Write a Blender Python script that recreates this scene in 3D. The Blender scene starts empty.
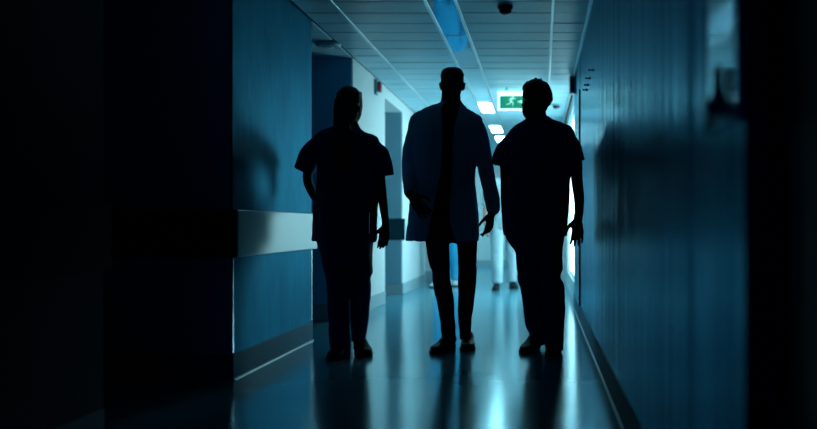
import bpy, bmesh, math, random
from mathutils import Vector, Matrix, noise

random.seed(4)
S = bpy.context.scene
C = S.collection
PI = math.pi
F = 866.0            # focal length in pixels of the 817 px wide frame
VX, VY = 540.0, 226.0  # vanishing point of the corridor
CH = 0.82            # camera height
XL, XR, H, YE = -1.634, 0.3434, 2.287, 17.75   # left wall, right wall, ceiling height, end wall

# ------------------------------------------------------------------ view
S.view_settings.view_transform = 'Standard'
S.view_settings.look = 'None'
S.view_settings.gamma = 1
S.view_settings.use_curve_mapping = False
S.view_settings.exposure = 0.85

# ------------------------------------------------------------------ materials
def mat(name, col, rough=0.5, metal=0.0, bump=None, spec=0.5, var=None, emit=None, estr=0.0, coat=0.0, sheen=0.0, tint=None):
    m = bpy.data.materials.new(name); m.use_nodes = True
    nt = m.node_tree; b = nt.nodes['Principled BSDF']
    b.inputs['Base Color'].default_value = (*col, 1)
    b.inputs['Roughness'].default_value = rough
    b.inputs['Metallic'].default_value = metal
    b.inputs['Specular IOR Level'].default_value = spec
    b.inputs['Coat Weight'].default_value = coat
    b.inputs['Sheen Weight'].default_value = sheen
    if tint: b.inputs['Specular Tint'].default_value = (*tint, 1)
    if emit:
        b.inputs['Emission Color'].default_value = (*emit, 1)
        b.inputs['Emission Strength'].default_value = estr
    tc = nt.nodes.new('ShaderNodeTexCoord')
    def nz(scale, vec, detail=3):
        mp = nt.nodes.new('ShaderNodeMapping'); mp.inputs['Scale'].default_value = vec
        n = nt.nodes.new('ShaderNodeTexNoise'); n.inputs['Scale'].default_value = scale
        n.inputs['Detail'].default_value = detail
        nt.links.new(tc.outputs['Object'], mp.inputs['Vector']); nt.links.new(mp.outputs['Vector'], n.inputs['Vector'])
        return n
    if bump:                       # (scale, (sx,sy,sz), strength, distance)
        n = nz(bump[0], bump[1]); bp = nt.nodes.new('ShaderNodeBump')
        bp.inputs['Strength'].default_value = bump[2]; bp.inputs['Distance'].default_value = bump[3]
        nt.links.new(n.outputs['Fac'], bp.inputs['Height']); nt.links.new(bp.outputs['Normal'], b.inputs['Normal'])
    if var:                        # (scale, (sx,sy,sz), other colour)
        n = nz(var[0], var[1], 5); mx = nt.nodes.new('ShaderNodeMix'); mx.data_type = 'RGBA'
        mx.inputs[6].default_value = (*col, 1); mx.inputs[7].default_value = (*var[2], 1)
        rp = nt.nodes.new('ShaderNodeMapRange'); rp.inputs[1].default_value = .35; rp.inputs[2].default_value = .65
        nt.links.new(n.outputs['Fac'], rp.inputs[0]); nt.links.new(rp.outputs[0], mx.inputs[0])
        nt.links.new(mx.outputs[2], b.inputs['Base Color'])
    return m

M = {}
M['wall'] = mat('dim_wall_enamel', (.010, .12, .20), .50, .72, spec=.1, tint=(.42, .75, .90), bump=(9, (1, 1, .5), .22, .02), var=(5.0, (1, 1, .5), (.008, .09, .16)))  # darker and bluer than the far walls: dim near light put into the colour
M['wall_lit'] = mat('lit_wall_paint', (.54, .60, .60), .5, bump=(60, (1, 1, 1), .08, .002))  # paler wall colour carrying the light of the far stretch
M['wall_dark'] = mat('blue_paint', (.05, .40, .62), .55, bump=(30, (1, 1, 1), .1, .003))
M['near'] = mat('near_shaded_paint', (.006, .030, .08), .8, spec=.15, bump=(30, (1, 1, 1), .1, .003))  # wall paint darkened to carry the shade near the camera
M['cladding'] = mat('wall_cladding', (.004, .085, .18), .27, .93, spec=.1, bump=(7, (1, 1.0, .025), 1.0, .035), tint=(.45, .85, 1.0), var=(5.0, (1, 2.6, .08), (.002, .055, .13)))
M['floor'] = mat('vinyl_floor', (.11, .38, .49), .16, .28, spec=.5, tint=(.5, .9, 1.0), bump=(3.0, (1, .35, 1), .07, .02), var=(1.6, (1, 1, 1), (.09, .33, .44)))
M['tile'] = mat('ceiling_board', (.36, .60, .68), .40, spec=.35, tint=(.5, .9, 1.0), bump=(14, (1, 3, 1), .12, .01), var=(1.4, (1.5, 3.3, 1), (.31, .53, .62)))
M['plaster'] = mat('plaster', (.45, .58, .62), .6)
M['groove'] = mat('ceiling_void', (.02, .03, .04), .9)
M['rail_metal'] = mat('ceiling_rail_metal', (.62, .72, .75), .28, .6)
M['louvre'] = mat('luminaire_cover', (.05, .20, .32), .06, .75, bump=(2.5, (1, 1.0, 1), .06, .03))
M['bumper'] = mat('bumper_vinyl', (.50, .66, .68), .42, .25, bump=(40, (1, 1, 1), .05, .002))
M['bumper_shade'] = mat('bumper_shaded_vinyl', (.004, .03, .045), .8, spec=.1)  # bumper vinyl coloured dark to stand for its unlit faces
M['skirt'] = mat('skirting_vinyl', (.02, .18, .28), .55, spec=.12, bump=(8, (1, 1, 1), .15, .01))
M['skirt_pale'] = mat('pale_skirting_vinyl', (.24, .34, .38), .5, bump=(8, (1, 1, 1), .1, .01))
M['skirt_edge'] = mat('skirting_bead', (.10, .24, .30), .35, .2, bump=(18, (1, 1, 1), .3, .01))
M['alu'] = mat('aluminium', (.65, .72, .76), .25, .9)
M['lamp'] = mat('lamp_diffuser', (.8, .9, .9), .5, emit=(.42, .86, .94), estr=15.0)
M['daylight'] = mat('bright_frosted_glass', (.8, .85, .88), .4, emit=(.48, .86, .93), estr=3.4)
M['lampframe'] = mat('lamp_frame', (.7, .8, .8), .4)
M['exit_white'] = mat('exit_housing', (.8, .9, .9), .4, emit=(.60, 1.0, .96), estr=.9)
M['exit_green'] = mat('exit_green', (.02, .45, .25), .4, emit=(.02, .45, .26), estr=.22)
M['exit_pict'] = mat('exit_pictogram', (.8, .9, .85), .4, emit=(.40, 1.0, .80), estr=.35)
M['black_plastic'] = mat('black_plastic', (.006, .010, .016), .3)
M['grey_plastic'] = mat('grey_plastic', (.20, .38, .46), .4)
M['white_plastic'] = mat('white_plastic', (.55, .62, .64), .35)
M['red_plastic'] = mat('red_plastic', (.32, .03, .05), .35)
M['mirror'] = mat('mirror_glass', (.30, .55, .66), .06, 1.0, bump=(6, (1, 1, .35), .05, .02))
M['door_dark'] = mat('dark_door_laminate', (.006, .012, .022), .55, bump=(20, (1, 1, .1), .1, .004))
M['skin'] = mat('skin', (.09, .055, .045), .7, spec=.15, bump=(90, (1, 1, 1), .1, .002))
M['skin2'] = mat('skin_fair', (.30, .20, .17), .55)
M['hair'] = mat('dark_hair', (.006, .005, .006), .55, bump=(60, (1, 1, .2), .5, .006))
M['eye'] = mat('eye_white', (.35, .36, .36), .2)
M['iris'] = mat('iris', (.01, .01, .012), .2)
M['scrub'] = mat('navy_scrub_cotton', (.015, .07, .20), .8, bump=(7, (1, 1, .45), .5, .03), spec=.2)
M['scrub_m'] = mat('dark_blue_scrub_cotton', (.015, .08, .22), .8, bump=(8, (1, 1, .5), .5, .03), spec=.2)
M['coat'] = mat('white_coat_cotton', (.40, .54, .70), .75, bump=(6, (1, 1, .4), .45, .03), spec=.2)  # white cotton with the blue cast of the light mixed into its colour
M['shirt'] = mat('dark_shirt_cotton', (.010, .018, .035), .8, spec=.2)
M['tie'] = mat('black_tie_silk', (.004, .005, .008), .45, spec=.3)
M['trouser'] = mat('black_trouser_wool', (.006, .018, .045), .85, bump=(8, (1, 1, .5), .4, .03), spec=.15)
M['shoe'] = mat('black_shoe_leather', (.005, .006, .009), .45, spec=.2)
M['sock'] = mat('dark_sock_cotton', (.006, .008, .014), .9, spec=.1)
M['shoe2'] = mat('dark_clog_rubber', (.006, .010, .015), .6, spec=.15)
M['sole'] = mat('shoe_sole_rubber', (.01, .012, .015), .6, spec=.2)
M['pale'] = mat('pale_scrub_cotton', (.26, .38, .42), .8, bump=(8, (1, 1, .5), .4, .03))
M['blue'] = mat('bright_blue_scrub_cotton', (.02, .36, .60), .8, bump=(8, (1, 1, .5), .4, .03))

# ------------------------------------------------------------------ mesh helpers
def link(name, bm, m, parent=None, smooth=False):
    me = bpy.data.meshes.new(name)
    bmesh.ops.recalc_face_normals(bm, faces=bm.faces)
    bm.to_mesh(me); bm.free()
    if smooth:
        for p in me.polygons: p.use_smooth = True
    me.materials.append(m)
    o = bpy.data.objects.new(name, me); C.objects.link(o)
    if parent: o.parent = parent
    return o

def box(bm, x0, x1, y0, y1, z0, z1, bev=0.0):
    vs = [bm.verts.new((x, y, z)) for x in (x0, x1) for y in (y0, y1) for z in (z0, z1)]
    fs = []
    for q in ((0, 1, 3, 2), (4, 6, 7, 5), (0, 4, 5, 1), (2, 3, 7, 6), (0, 2, 6, 4), (1, 5, 7, 3)):
        fs.append(bm.faces.new([vs[i] for i in q]))
    if bev:
        es = list({e for f in fs for e in f.edges})
        bmesh.ops.bevel(bm, geom=es, offset=bev, segments=2, affect='EDGES', profile=.5)

def prism(bm, pts, axis, a, b):
    """extrude a closed outline along axis ('x','y','z') from a to b"""
    def mk(p, t):
        return {'x': (t, p[0], p[1]), 'y': (p[0], t, p[1]), 'z': (p[0], p[1], t)}[axis]
    v0 = [bm.verts.new(mk(p, a)) for p in pts]; v1 = [bm.verts.new(mk(p, b)) for p in pts]
    bm.faces.new(v0); bm.faces.new(list(reversed(v1)))
    n = len(pts)
    for i in range(n):
        bm.faces.new((v0[i], v1[i], v1[(i + 1) % n], v0[(i + 1) % n]))

def lathe(bm, c, prof, n=24, axis='z'):
    """closed solid of revolution; prof = [(radius, height)...] from one pole to the other"""
    rows = []
    for r, h in prof:
        row = []
        for i in range(n):
            a = 2 * PI * i / n
            p = (r * math.cos(a), r * math.sin(a), h)
            if axis == 'x': p = (h, p[0], p[1])
            if axis == 'y': p = (p[0], h, p[1])
            row.append(bm.verts.new((c[0] + p[0], c[1] + p[1], c[2] + p[2])))
        rows.append(row)
    for a, b in zip(rows, rows[1:]):
        for i in range(n):
            bm.faces.new((a[i], a[(i + 1) % n], b[(i + 1) % n], b[i]))
    bm.faces.new(rows[0]); bm.faces.new(rows[-1])

def struct(name, bm, m, parent=None):
    o = link(name, bm, m, parent)
    if not parent: o['kind'] = 'structure'
    return o

def tag(o, label, cat, group=None):
    o['label'] = label; o['category'] = cat
    if group: o['group'] = group
    return o

def thing(name, label, cat, loc=(0, 0, 0), rz=0, group=None):
    o = bpy.data.objects.new(name, None); C.objects.link(o)
    o.location = loc; o.rotation_euler = (0, 0, rz)
    return tag(o, label, cat, group)

# ------------------------------------------------------------------ the corridor
YB = -4.0     # how far the corridor runs on behind the camera
bm = bmesh.new(); box(bm, -3.9, .9, YB, YE + .2, -.12, 0); struct('floor', bm, M['floor'])

# ceiling: board rows 0.30 m deep between lengthwise rails
bm = bmesh.new()
box(bm, -3.9, .9, YB, YE + .2, H + .02, H + .14)
struct('ceiling', bm, M['groove'])
cols = [(-3.60, -2.95), (-2.93, -2.30), (-2.28, -1.645), (-1.62, -1.372), (-1.358, -.760), (-.540, .080), (.094, .335)]
bm = bmesh.new()
y = YB
k = 0
off = 5.964 % .30
y = YB - (YB % .30) + off
while y < YE:
    for x0, x1 in cols:
        dz = random.uniform(-.0015, .0015)
        box(bm, x0, x1, y + .006, y + .294, H + dz, H + .018 + dz, .004)
    y += .30
struct('ceiling', bm, M['tile'])
bm = bmesh.new()                       # plain end of the strip that carries the lamps
for y0, y1 in ((8.06, 10.22), (11.20, 12.62), (13.60, 14.12), (15.10, YE)):
    box(bm, -.738, -.562, y0, y1, H - .001, H + .018, .003)
struct('ceiling', bm, M['tile'])
for x in (-2.94, -2.29, -1.365, -.749, -.551, .087):
    bm = bmesh.new(); box(bm, x - .011, x + .011, YB, YE, H - .007, H + .019, .003); struct('trim', bm, M['rail_metal']).name = 'trim_1'
bm = bmesh.new(); box(bm, XR - .022, XR - .001, YB, YE, H - .022, H + .004, .004); struct('trim_1', bm, M['rail_metal'])

# left side: wall blocks with recesses between them
def left_block(y0, y1, m_side='wall', rail=True, first=False):
    bm = bmesh.new(); box(bm, -3.60, XL, y0, y1, 0, H + .01, .004); w = struct('wall_left', bm, M[m_side])
    if y1 - y0 < 7:
        bm = bmesh.new()                                   # skirting wraps the block
        box(bm, -3.6, XL + .006, y0 - .006, y1 + .006, 0, .138, .003); struct('baseboard_left', bm, M['skirt' if m_side != 'wall_lit' else 'skirt_pale'])
    else:
        bm = bmesh.new(); box(bm, XL - .01, XL + .006, y0, y1, 0, .138, .003); struct('baseboard_left', bm, M['skirt'])
    bm = bmesh.new()
    pts = [(XL + .005, .0), (XL + .017, .0), (XL + .014, .005), (XL + .005, .010)]
    prism(bm, pts, 'y', y0, y1); struct('baseboard_left', bm, M['skirt_edge'])
    return w
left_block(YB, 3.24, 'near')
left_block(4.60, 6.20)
left_block(7.56, 9.13, 'wall_lit')
left_block(10.30, 12.30, 'wall_lit')
left_block(13.10, 15.40, 'wall_lit')
bm = bmesh.new(); box(bm, -3.8, -3.6, YB, YE, 0, H + .01); struct('wall_left', bm, M['wall_dark'])
# dark blue faces of the two recesses that look down the corridor
bm = bmesh.new(); box(bm, -3.59, XL - .012, 7.545, 7.559, .14, H, .002); struct('wall_left', bm, M['wall_dark'])
bm = bmesh.new(); box(bm, -3.59, XL - .012, 10.285, 10.299, .14, H, .002); struct('wall_left', bm, mat('teal_paint', (.14, .30, .38), .55))
bm = bmesh.new(); box(bm, -3.59, XL - .012, 4.585, 4.599, .14, H, .002); struct('wall_left', bm, M['wall_dark'])
# header over the recess beyond the call lamp
bm = bmesh.new(); box(bm, -3.60, XL, 9.13, 10.30, 2.17, H + .01, .003); struct('wall_left', bm, M['wall_lit'])
bm = bmesh.new(); box(bm, -3.60, XL, 12.30, 13.10, 2.17, H + .01, .003); struct('wall_left', bm, M['wall_lit'])
# end wall
bm = bmesh.new(); box(bm, -3.8, .7, YE, YE + .15, 0, H + .01); struct('wall_end', bm, M['wall_lit'])
bm = bmesh.new(); box(bm, -3.6, .5, YE - .012, YE - .001, 0, .12); struct('baseboard_end', bm, M['skirt_pale'])

# right side: cladding up to 8.7 m, paint made pale for the lit stretch beyond
bm = bmesh.new(); box(bm, XR, XR + .2, 1.455, 7.38, 0, H + .01, .002); struct('wall_right', bm, M['cladding'])
bm = bmesh.new(); box(bm, XR, XR + .2, 7.46, 8.70, 0, H + .01, .002); struct('wall_right', bm, M['cladding'])
bm = bmesh.new(); box(bm, XR + .02, XR + .2, 8.70, 8.95, 0, H + .01, .002); struct('wall_right', bm, M['wall_lit'])
bm = bmesh.new(); box(bm, XR + .02, XR + .2, 11.55, YE, 0, H + .01, .002); struct('wall_right', bm, M['wall_lit'])
bm = bmesh.new(); box(bm, XR + .02, XR + .2, 8.95, 11.55, 2.12, H + .01, .002); struct('wall_right', bm, M['wall_lit'])
bm = bmesh.new(); box(bm, XR + .02, XR + .2, 8.95, 11.55, 0, .22, .002); struct('wall_right', bm, M['wall_lit'])
# tall frosted window in the right wall, the daylight of the bright stretch
wd = bpy.data.objects.new('window_1', None); C.objects.link(wd); wd['kind'] = 'structure'
for i in range(3):
    a = 8.95 + i * .8667
    bm = bmesh.new(); box(bm, XR + .060, XR + .070, a + .03, a + .8367, .25, 2.09); link('window_pane', bm, M['daylight'], wd)
    bm = bmesh.new()
    for q in ((a, a + .03, .22, 2.12), (a + .8367, a + .8667, .22, 2.12), (a + .03, a + .8367, .22, .25), (a + .03, a + .8367, 2.09, 2.12)):
        box(bm, XR + .045, XR + .085, *q)
    link('window_frame', bm, M['lampframe'], wd)
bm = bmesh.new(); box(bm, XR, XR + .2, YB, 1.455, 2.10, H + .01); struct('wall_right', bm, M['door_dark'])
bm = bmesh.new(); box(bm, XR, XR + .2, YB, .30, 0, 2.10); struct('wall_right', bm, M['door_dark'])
bm = bmesh.new(); box(bm, XR + .10, XR + .2, 7.38, 7.46, 0, H + .01); struct('wall_right', bm, M['door_dark'])
bm = bmesh.new(); box(bm, XR - .006, XR + .01, 1.455, 7.38, 0, .138, .003); struct('baseboard_right', bm, M['skirt'])
bm = bmesh.new(); box(bm, XR - .006, XR + .01, 7.46, 8.70, 0, .138, .003); struct('baseboard_right', bm, M['skirt'])
bm = bmesh.new(); prism(bm, [(XR - .005, 0), (XR - .015, 0), (XR - .012, .005), (XR - .005, .010)], 'y', 1.455, 8.7); struct('baseboard_right', bm, M['skirt_edge'])
# slim upright trims in the cladding joints
for yy in ():
    bm = bmesh.new(); box(bm, XR - .0025, XR + .004, yy - .010, yy + .010, .14, H - .03, .001); struct('trim_2', bm, M['cladding'])
# dark door beside the camera
d = struct('door_1', (lambda b: (box(b, XR + .05, XR + .10, .32, 1.44, .01, 2.09, .003), b)[1])(bmesh.new()), M['door_dark'])
bm = bmesh.new()
box(bm, XR + .012, XR + .030, .42, .56, 1.00, 1.022, .006); box(bm, XR + .025, XR + .052, .42, .44, 1.00, 1.022, .004)
link('door_handle', bm, M['alu'], d)
# door in the cladding, seen edge on: dark frame standing out a little
d = struct('door_2', (lambda b: (box(b, XR + .05, XR + .09, 7.385, 7.455, .01, 1.99, .002), b)[1])(bmesh.new()), M['black_plastic'])
bm = bmesh.new(); box(bm, XR - .014, XR + .012, 7.37, 7.47, .14, 1.985, .003); link('door_frame', bm, M['black_plastic'], d)

# corner guards on the middle block, wall bumpers
for yy, lab in ((4.60, 'slim metal corner guard on the near corner of the lit wall block'),
                (6.20, 'slim metal corner guard on the far corner of the lit wall block, behind the woman')):
    bm = bmesh.new()
    s = -1 if yy < 5 else 1
    for z0, z1 in ((.145, .650), ):
        box(bm, XL - .004, XL + .003, min(yy, yy - s * .018), max(yy, yy - s * .018), z0, z1, .001)
        box(bm, XL - .018, XL + .003, min(yy, yy + s * .018), max(yy, yy + s * .003), z0, z1, .001) if False else None
        box(bm, XL - .020, XL + .003, yy + s * .0 - .003 * (1 if s < 0 else 0), yy + .003 * (1 if s > 0 else 0) + (.0005), z0, z1)
    tag(link('corner_guard', bm, M['alu']), lab, 'corner guard')

def bumper(y0, y1, lab, front=True, m='bumper', mf='bumper_shade'):
    t = thing('wall_bumper', lab, 'bumper rail', (XL, (y0 + y1) / 2, .655))
    yc = (y0 + y1) / 2
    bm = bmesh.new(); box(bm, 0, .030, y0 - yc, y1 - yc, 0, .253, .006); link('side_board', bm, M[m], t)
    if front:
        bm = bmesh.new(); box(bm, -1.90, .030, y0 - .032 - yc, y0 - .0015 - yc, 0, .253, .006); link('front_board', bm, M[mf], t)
    return t
bumper(1.2, 3.25, 'wide bumper rail coloured dark for shade on the unlit wall nearest the camera', False, 'bumper_shade')
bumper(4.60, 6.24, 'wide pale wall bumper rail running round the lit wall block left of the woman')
bumper(7.56, 9.13, 'pale wall bumper rail behind the woman below the red call lamp', True, 'bumper', 'bumper_shade')
bumper(10.30, 12.30, 'bumper rail with its front coloured dark for shade on the recess wall between woman and doctor')

# ------------------------------------------------------------------ lamps in the ceiling strip
lamp_labels = ['largest of the lit white ceiling panels, beside the doctor\'s shoulder', 'second lit ceiling panel from the green exit sign down the strip',
               'third lit ceiling panel, low beside the doctor\'s shoulder', 'farthest lit ceiling panel down the corridor']
for (y0, y1), lab in zip(((10.25, 11.17), (12.65, 13.57), (14.15, 15.07)), lamp_labels):
    t = thing('ceiling_lamp', lab, 'ceiling lamp', (-.664, (y0 + y1) / 2, H), 0, 'lit ceiling panels down the corridor')
    h = (y1 - y0) / 2
    bm = bmesh.new(); box(bm, -.076, .080, -h + .012, h - .012, -.003, .010, .002); link('diffuser', bm, M['lamp'], t)
    bm = bmesh.new()
    for a, b, c, d2 in ((-.080, -.076, -h, h), (.080, .088, -h, h), (-.076, .080, -h, -h + .012), (-.076, .080, h - .012, h)):
        box(bm, a, b, c, d2, -.006, .014)
    link('lamp_frame', bm, M['lampframe'], t)
for i, y0 in enumerate((3.86, 5.26, 6.66)):
    lab = ['unlit mirror-like luminaire cover in the ceiling above the camera side', 'unlit blue glossy luminaire cover in the ceiling strip before the doctor\'s head',
           'unlit blue glossy luminaire cover just above the doctor\'s head'][i]
    t = thing('unlit_luminaire', lab, 'ceiling lamp', (-.650, y0 + .70, H), 0, 'unlit luminaires in the ceiling strip')
    bm = bmesh.new(); box(bm, -.086, .086, -.690, .690, -.002, .012, .002); link('cover', bm, M['louvre'], t)
    for c in (-.698, .690):
        bm = bmesh.new(); box(bm, -.086, .086, c, c + .008, -.004, .012); link('end_bar', bm, M['lampframe'], t)

# unseen panels added in the side corridor to brighten the far end
for x, lab in ((-2.15, 'unseen square panel added to light the far end where the side corridor meets it'), (-3.05, 'second unseen square panel added for light deeper in the side corridor')):
    t = thing('ceiling_lamp', lab, 'ceiling lamp', (x, 16.4, H - .008), 0, 'added side corridor light panels')
    bm = bmesh.new(); box(bm, -.30, .30, -.30, .30, -.004, .006, .002); link('diffuser', bm, M['lamp'], t)

# ------------------------------------------------------------------ exit sign
def poly(bm, pts, y, t=.0015):
    prism(bm, pts, 'y', y, y - t)
ex = thing('exit_sign', 'green running-man exit sign with white frame hanging from the ceiling beside the man\'s head', 'exit sign', (-.235, 9.2, 2.05))
bm = bmesh.new(); box(bm, -.215, .215, -.03, .03, 0, .200, .006); link('housing', bm, M['exit_white'], ex)
bm = bmesh.new(); box(bm, -.190, .190, -.0335, -.029, .014, .147, .001); pl = link('green_panel', bm, M['exit_green'], ex)
bm = bmesh.new()
def cap(p, q, w):
    p = Vector((p[0], p[1])); q = Vector((q[0], q[1])); d = (q - p).normalized(); n = Vector((-d.y, d.x)) * w
    pts = [p + n, p - n, q - n, q + n]
    poly(bm, [(a.x, a.y) for a in pts], -.0338)
hx, hz = -.055, .138
lathe(bm, (hx + .006, -.0338, hz - .002), [(.010, 0), (.010, -.0015)], 14, 'y')
cap((hx - .004, .126), (hx - .022, .086), .010)      # trunk
cap((hx - .004, .124), (hx + .020, .112), .0042); cap((hx + .020, .112), (hx + .036, .122), .004)
cap((hx - .006, .122), (hx - .032, .118), .0042); cap((hx - .032, .118), (hx - .042, .100), .004)
cap((hx - .020, .088), (hx + .006, .072), .0055); cap((hx + .006, .072), (hx + .002, .042), .005)
cap((hx - .022, .088), (hx - .034, .062), .0055); cap((hx - .034, .062), (hx - .066, .056), .005)
poly(bm, [(.000, .096), (.000, .076), (.034, .076), (.034, .096)], -.0338)
poly(bm, [(.030, .110), (.030, .062), (.062, .086)], -.0338)
poly(bm, [(.100, .140), (.100, .036), (.150, .036), (.150, .140)], -.0338)
link('pictogram', bm, M['exit_pict'], pl)
for x in (-.12, .12):
    bm = bmesh.new(); box(bm, x - .012, x + .012, -.012, .012, .20, H - 2.05, .001); link('mount', bm, M['white_plastic'], ex)

# ------------------------------------------------------------------ small fittings
def dome(name, lab, x, y, r, body, base_r=1.25, h=None):
    t = thing(name, lab, 'camera', (x, y, H), 0)
    bm = bmesh.new(); lathe(bm, (0, 0, 0), [(r * base_r, -.001), (r * base_r, -.018), (r * 1.05, -.024)], 28); link('mounting_ring', bm, M[body], t, False)
    bm = bmesh.new()
    lathe(bm, (0, 0, -.022), [(r, 0), (r * .99, -r * .27), (r * .86, -r * .55), (r * .6, -r * .76), (r * .2, -r * .86), (r * .02, -r * .87)], 28)
    link('lens_dome', bm, M['black_plastic'], t, True)
dome('dome_camera', 'black dome security camera on the ceiling above the exit sign', -.232, 5.78, .042, 'black_plastic')
dome('dome_camera', 'small pale dome camera on the ceiling right of the man\'s head', .195, 10.4, .046, 'grey_plastic')
t = thing('ceiling_vent', 'flat round dark vent on the ceiling of the recess above the woman', 'vent', (-1.70, 6.95, H))
bm = bmesh.new(); lathe(bm, (0, 0, 0), [(.105, -.001), (.105, -.012), (.085, -.030), (.05, -.034)], 32); link('rim', bm, M['grey_plastic'], t)
bm = bmesh.new(); lathe(bm, (0, 0, -.034), [(.045, .002), (.045, -.006), (.02, -.010)], 24); link('core', bm, M['white_plastic'], t)

t = thing('call_lamp', 'small red call lamp high on the wall above the woman', 'alarm lamp', (XL, 8.58, 2.12))
bm = bmesh.new(); box(bm, -.002, .028, -.045, .045, 0, .150, .006); link('backplate', bm, M['grey_plastic'], t)
bm = bmesh.new(); box(bm, .028, .064, -.038, .038, .028, .128, .010); link('red_lens', bm, M['red_plastic'], t)
t = thing('wall_speaker', 'grey box speaker high on the clad wall at the ceiling corner', 'speaker', (XR, 8.42, 2.10))
bm = bmesh.new(); box(bm, -.058, .002, -.06, .06, 0, .175, .006); link('case', bm, M['grey_plastic'], t)
bm = bmesh.new(); box(bm, -.048, -.012, -.063, -.059, .02, .155, .002); link('grille', bm, M['black_plastic'], t)
hk = None
for i, (yy, zz) in enumerate(((5.61, 1.83), (5.98, 1.84), (6.20, 1.83), (6.36, 1.82))):
    lab = 'small metal wall hook on the clad wall beside the man, %s' % ('nearest of the four', 'second nearest of the four', 'third of the four from the camera', 'farthest of the four')[i] if False else \
        ['nearest of four small hooks on the clad wall', 'second nearest of four small hooks on the clad wall', 'third of four small hooks on the clad wall from the camera', 'farthest of four small hooks on the clad wall'][i]
    if hk is None:
        bm = bmesh.new(); lathe(bm, (0, 0, 0), [(.012, .002), (.012, -.004), (.005, -.006), (.004, -.020), (.008, -.024), (.008, -.029), (.003, -.031)], 16, 'x')
        hk = link('wall_hook', bm, M['black_plastic']); o = hk
    else:
        o = hk.copy(); C.objects.link(o)
    o.location = (XR, yy, zz); tag(o, lab, 'hook', 'hooks on the clad wall')
# narrow glass panel on the clad wall close to the camera; it mirrors the lit ceiling
t = thing('wall_mirror', 'tall narrow blurry mirror panel on the clad wall at the upper right', 'mirror', (XR, 1.62, 1.01))
bm = bmesh.new(); box(bm, -.006, .001, -.136, .136, 0, 1.0, .002); link('glass', bm, M['mirror'], t)
bm = bmesh.new()
for a, b, c, d2 in ((-.142, -.136, -.006, 1.006), (.136, .142, -.006, 1.006), (-.136, .136, -.006, 0), (-.136, .136, 1.0, 1.006)):
    box(bm, -.009, .001, a, b, c, d2)
link('frame', bm, M['cladding'], t)
t = thing('soap_dispenser', 'slim dark dispenser with a wide base in front of the mirror panel', 'dispenser', (XR - .008, 1.50, 1.015))
bm = bmesh.new(); lathe(bm, (-.026, 0, 0), [(.018, .002), (.024, .005), (.025, .012), (.020, .022), (.012, .034), (.009, .050), (.008, .078), (.006, .084)], 24); link('body', bm, M['grey_plastic'], t, True)
bm = bmesh.new(); box(bm, -.052, .001, -.030, .030, -.005, .002, .002); link('holder', bm, M['grey_plastic'], t)

# ------------------------------------------------------------------ people: mesh tools
def ring_pts(c, u, v, n, e=1.0, t0=0, t1=2 * PI, closed=True):
    out = []
    m = n if closed else n - 1
    for i in range(n):
        a = t0 + (t1 - t0) * i / m
        ca, sa = math.cos(a), math.sin(a)
        out.append(c + u * (math.copysign(abs(ca) ** e, ca)) + v * (math.copysign(abs(sa) ** e, sa)))
    return out

def loft(bm, rings, n=24, e=1.0):
    """closed loft through rings (centre, u, v)"""
    rows = [[bm.verts.new(p) for p in ring_pts(c, u, v, n, e)] for c, u, v in rings]
    for a, b in zip(rows, rows[1:]):
        for i in range(n):
            bm.faces.new((a[i], a[(i + 1) % n], b[(i + 1) % n], b[i]))
    for row, r in ((rows[0], rings[0]), (rows[-1], rings[-1])):
        c = bm.verts.new(r[0])
        for i in range(n):
            bm.faces.new((row[i], row[(i + 1) % n], c))

def spl(rows, sub=3):
    """Catmull-Rom through equal-length tuples of floats"""
    out = []
    for i in range(len(rows) - 1):
        p0 = rows[max(i - 1, 0)]; p1 = rows[i]; p2 = rows[i + 1]; p3 = rows[min(i + 2, len(rows) - 1)]
        for s in range(sub):
            t = s / sub
            out.append(tuple(.5 * (2 * b + (c - a) * t + (2 * a - 5 * b + 4 * c - d) * t * t + (3 * b - a - 3 * c + d) * t ** 3)
                             for a, b, c, d in zip(p0, p1, p2, p3)))
    out.append(tuple(rows[-1]))
    return out

def tube(bm, pts, n=16, sub=3, round_ends=True):
    """pts: (x,y,z,r_side,r_depth); rings stand square to the path"""
    P = spl([tuple(p) for p in pts], sub)
    cs = [Vector(p[:3]) for p in P]
    rings = []
    for i, p in enumerate(P):
        d = (cs[min(i + 1, len(cs) - 1)] - cs[max(i - 1, 0)]).normalized()
        v = Vector((0, 1, 0)); v = (v - d * v.dot(d))
        if v.length < .05: v = Vector((0, 0, 1)) - d * d.z
        v.normalize(); u = v.cross(d).normalized()
        rings.append((cs[i], u * p[3], v * p[4], d))
    full = []
    if round_ends:
        c, u, v, d = rings[0]; r = min(u.length, v.length)
        for k in (.95, .7, .35): full.append((c - d * r * math.sin(math.acos(1 - k)) * .9 if False else c - d * r * k * .85, u * math.sqrt(1 - (k * .97) ** 2), v * math.sqrt(1 - (k * .97) ** 2)))
    full += [(c, u, v) for c, u, v, d in rings]
    if round_ends:
        c, u, v, d = rings[-1]; r = min(u.length, v.length)
        for k in (.35, .7, .95): full.append((c + d * r * k * .85, u * math.sqrt(1 - (k * .97) ** 2), v * math.sqrt(1 - (k * .97) ** 2)))
    loft(bm, full, n)

def ellipsoid(bm, c, rx, ry, rz, R=None, n=16):
    R = R or Matrix.Identity(3); c = Vector(c)
    rings = []
    for i in range(1, 10):
        a = PI * i / 10
        rings.append((c + R @ Vector((0, 0, rz * math.cos(a))), R @ Vector((rx * math.sin(a), 0, 0)), R @ Vector((0, ry * math.sin(a), 0))))
    loft(bm, rings, n)

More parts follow.
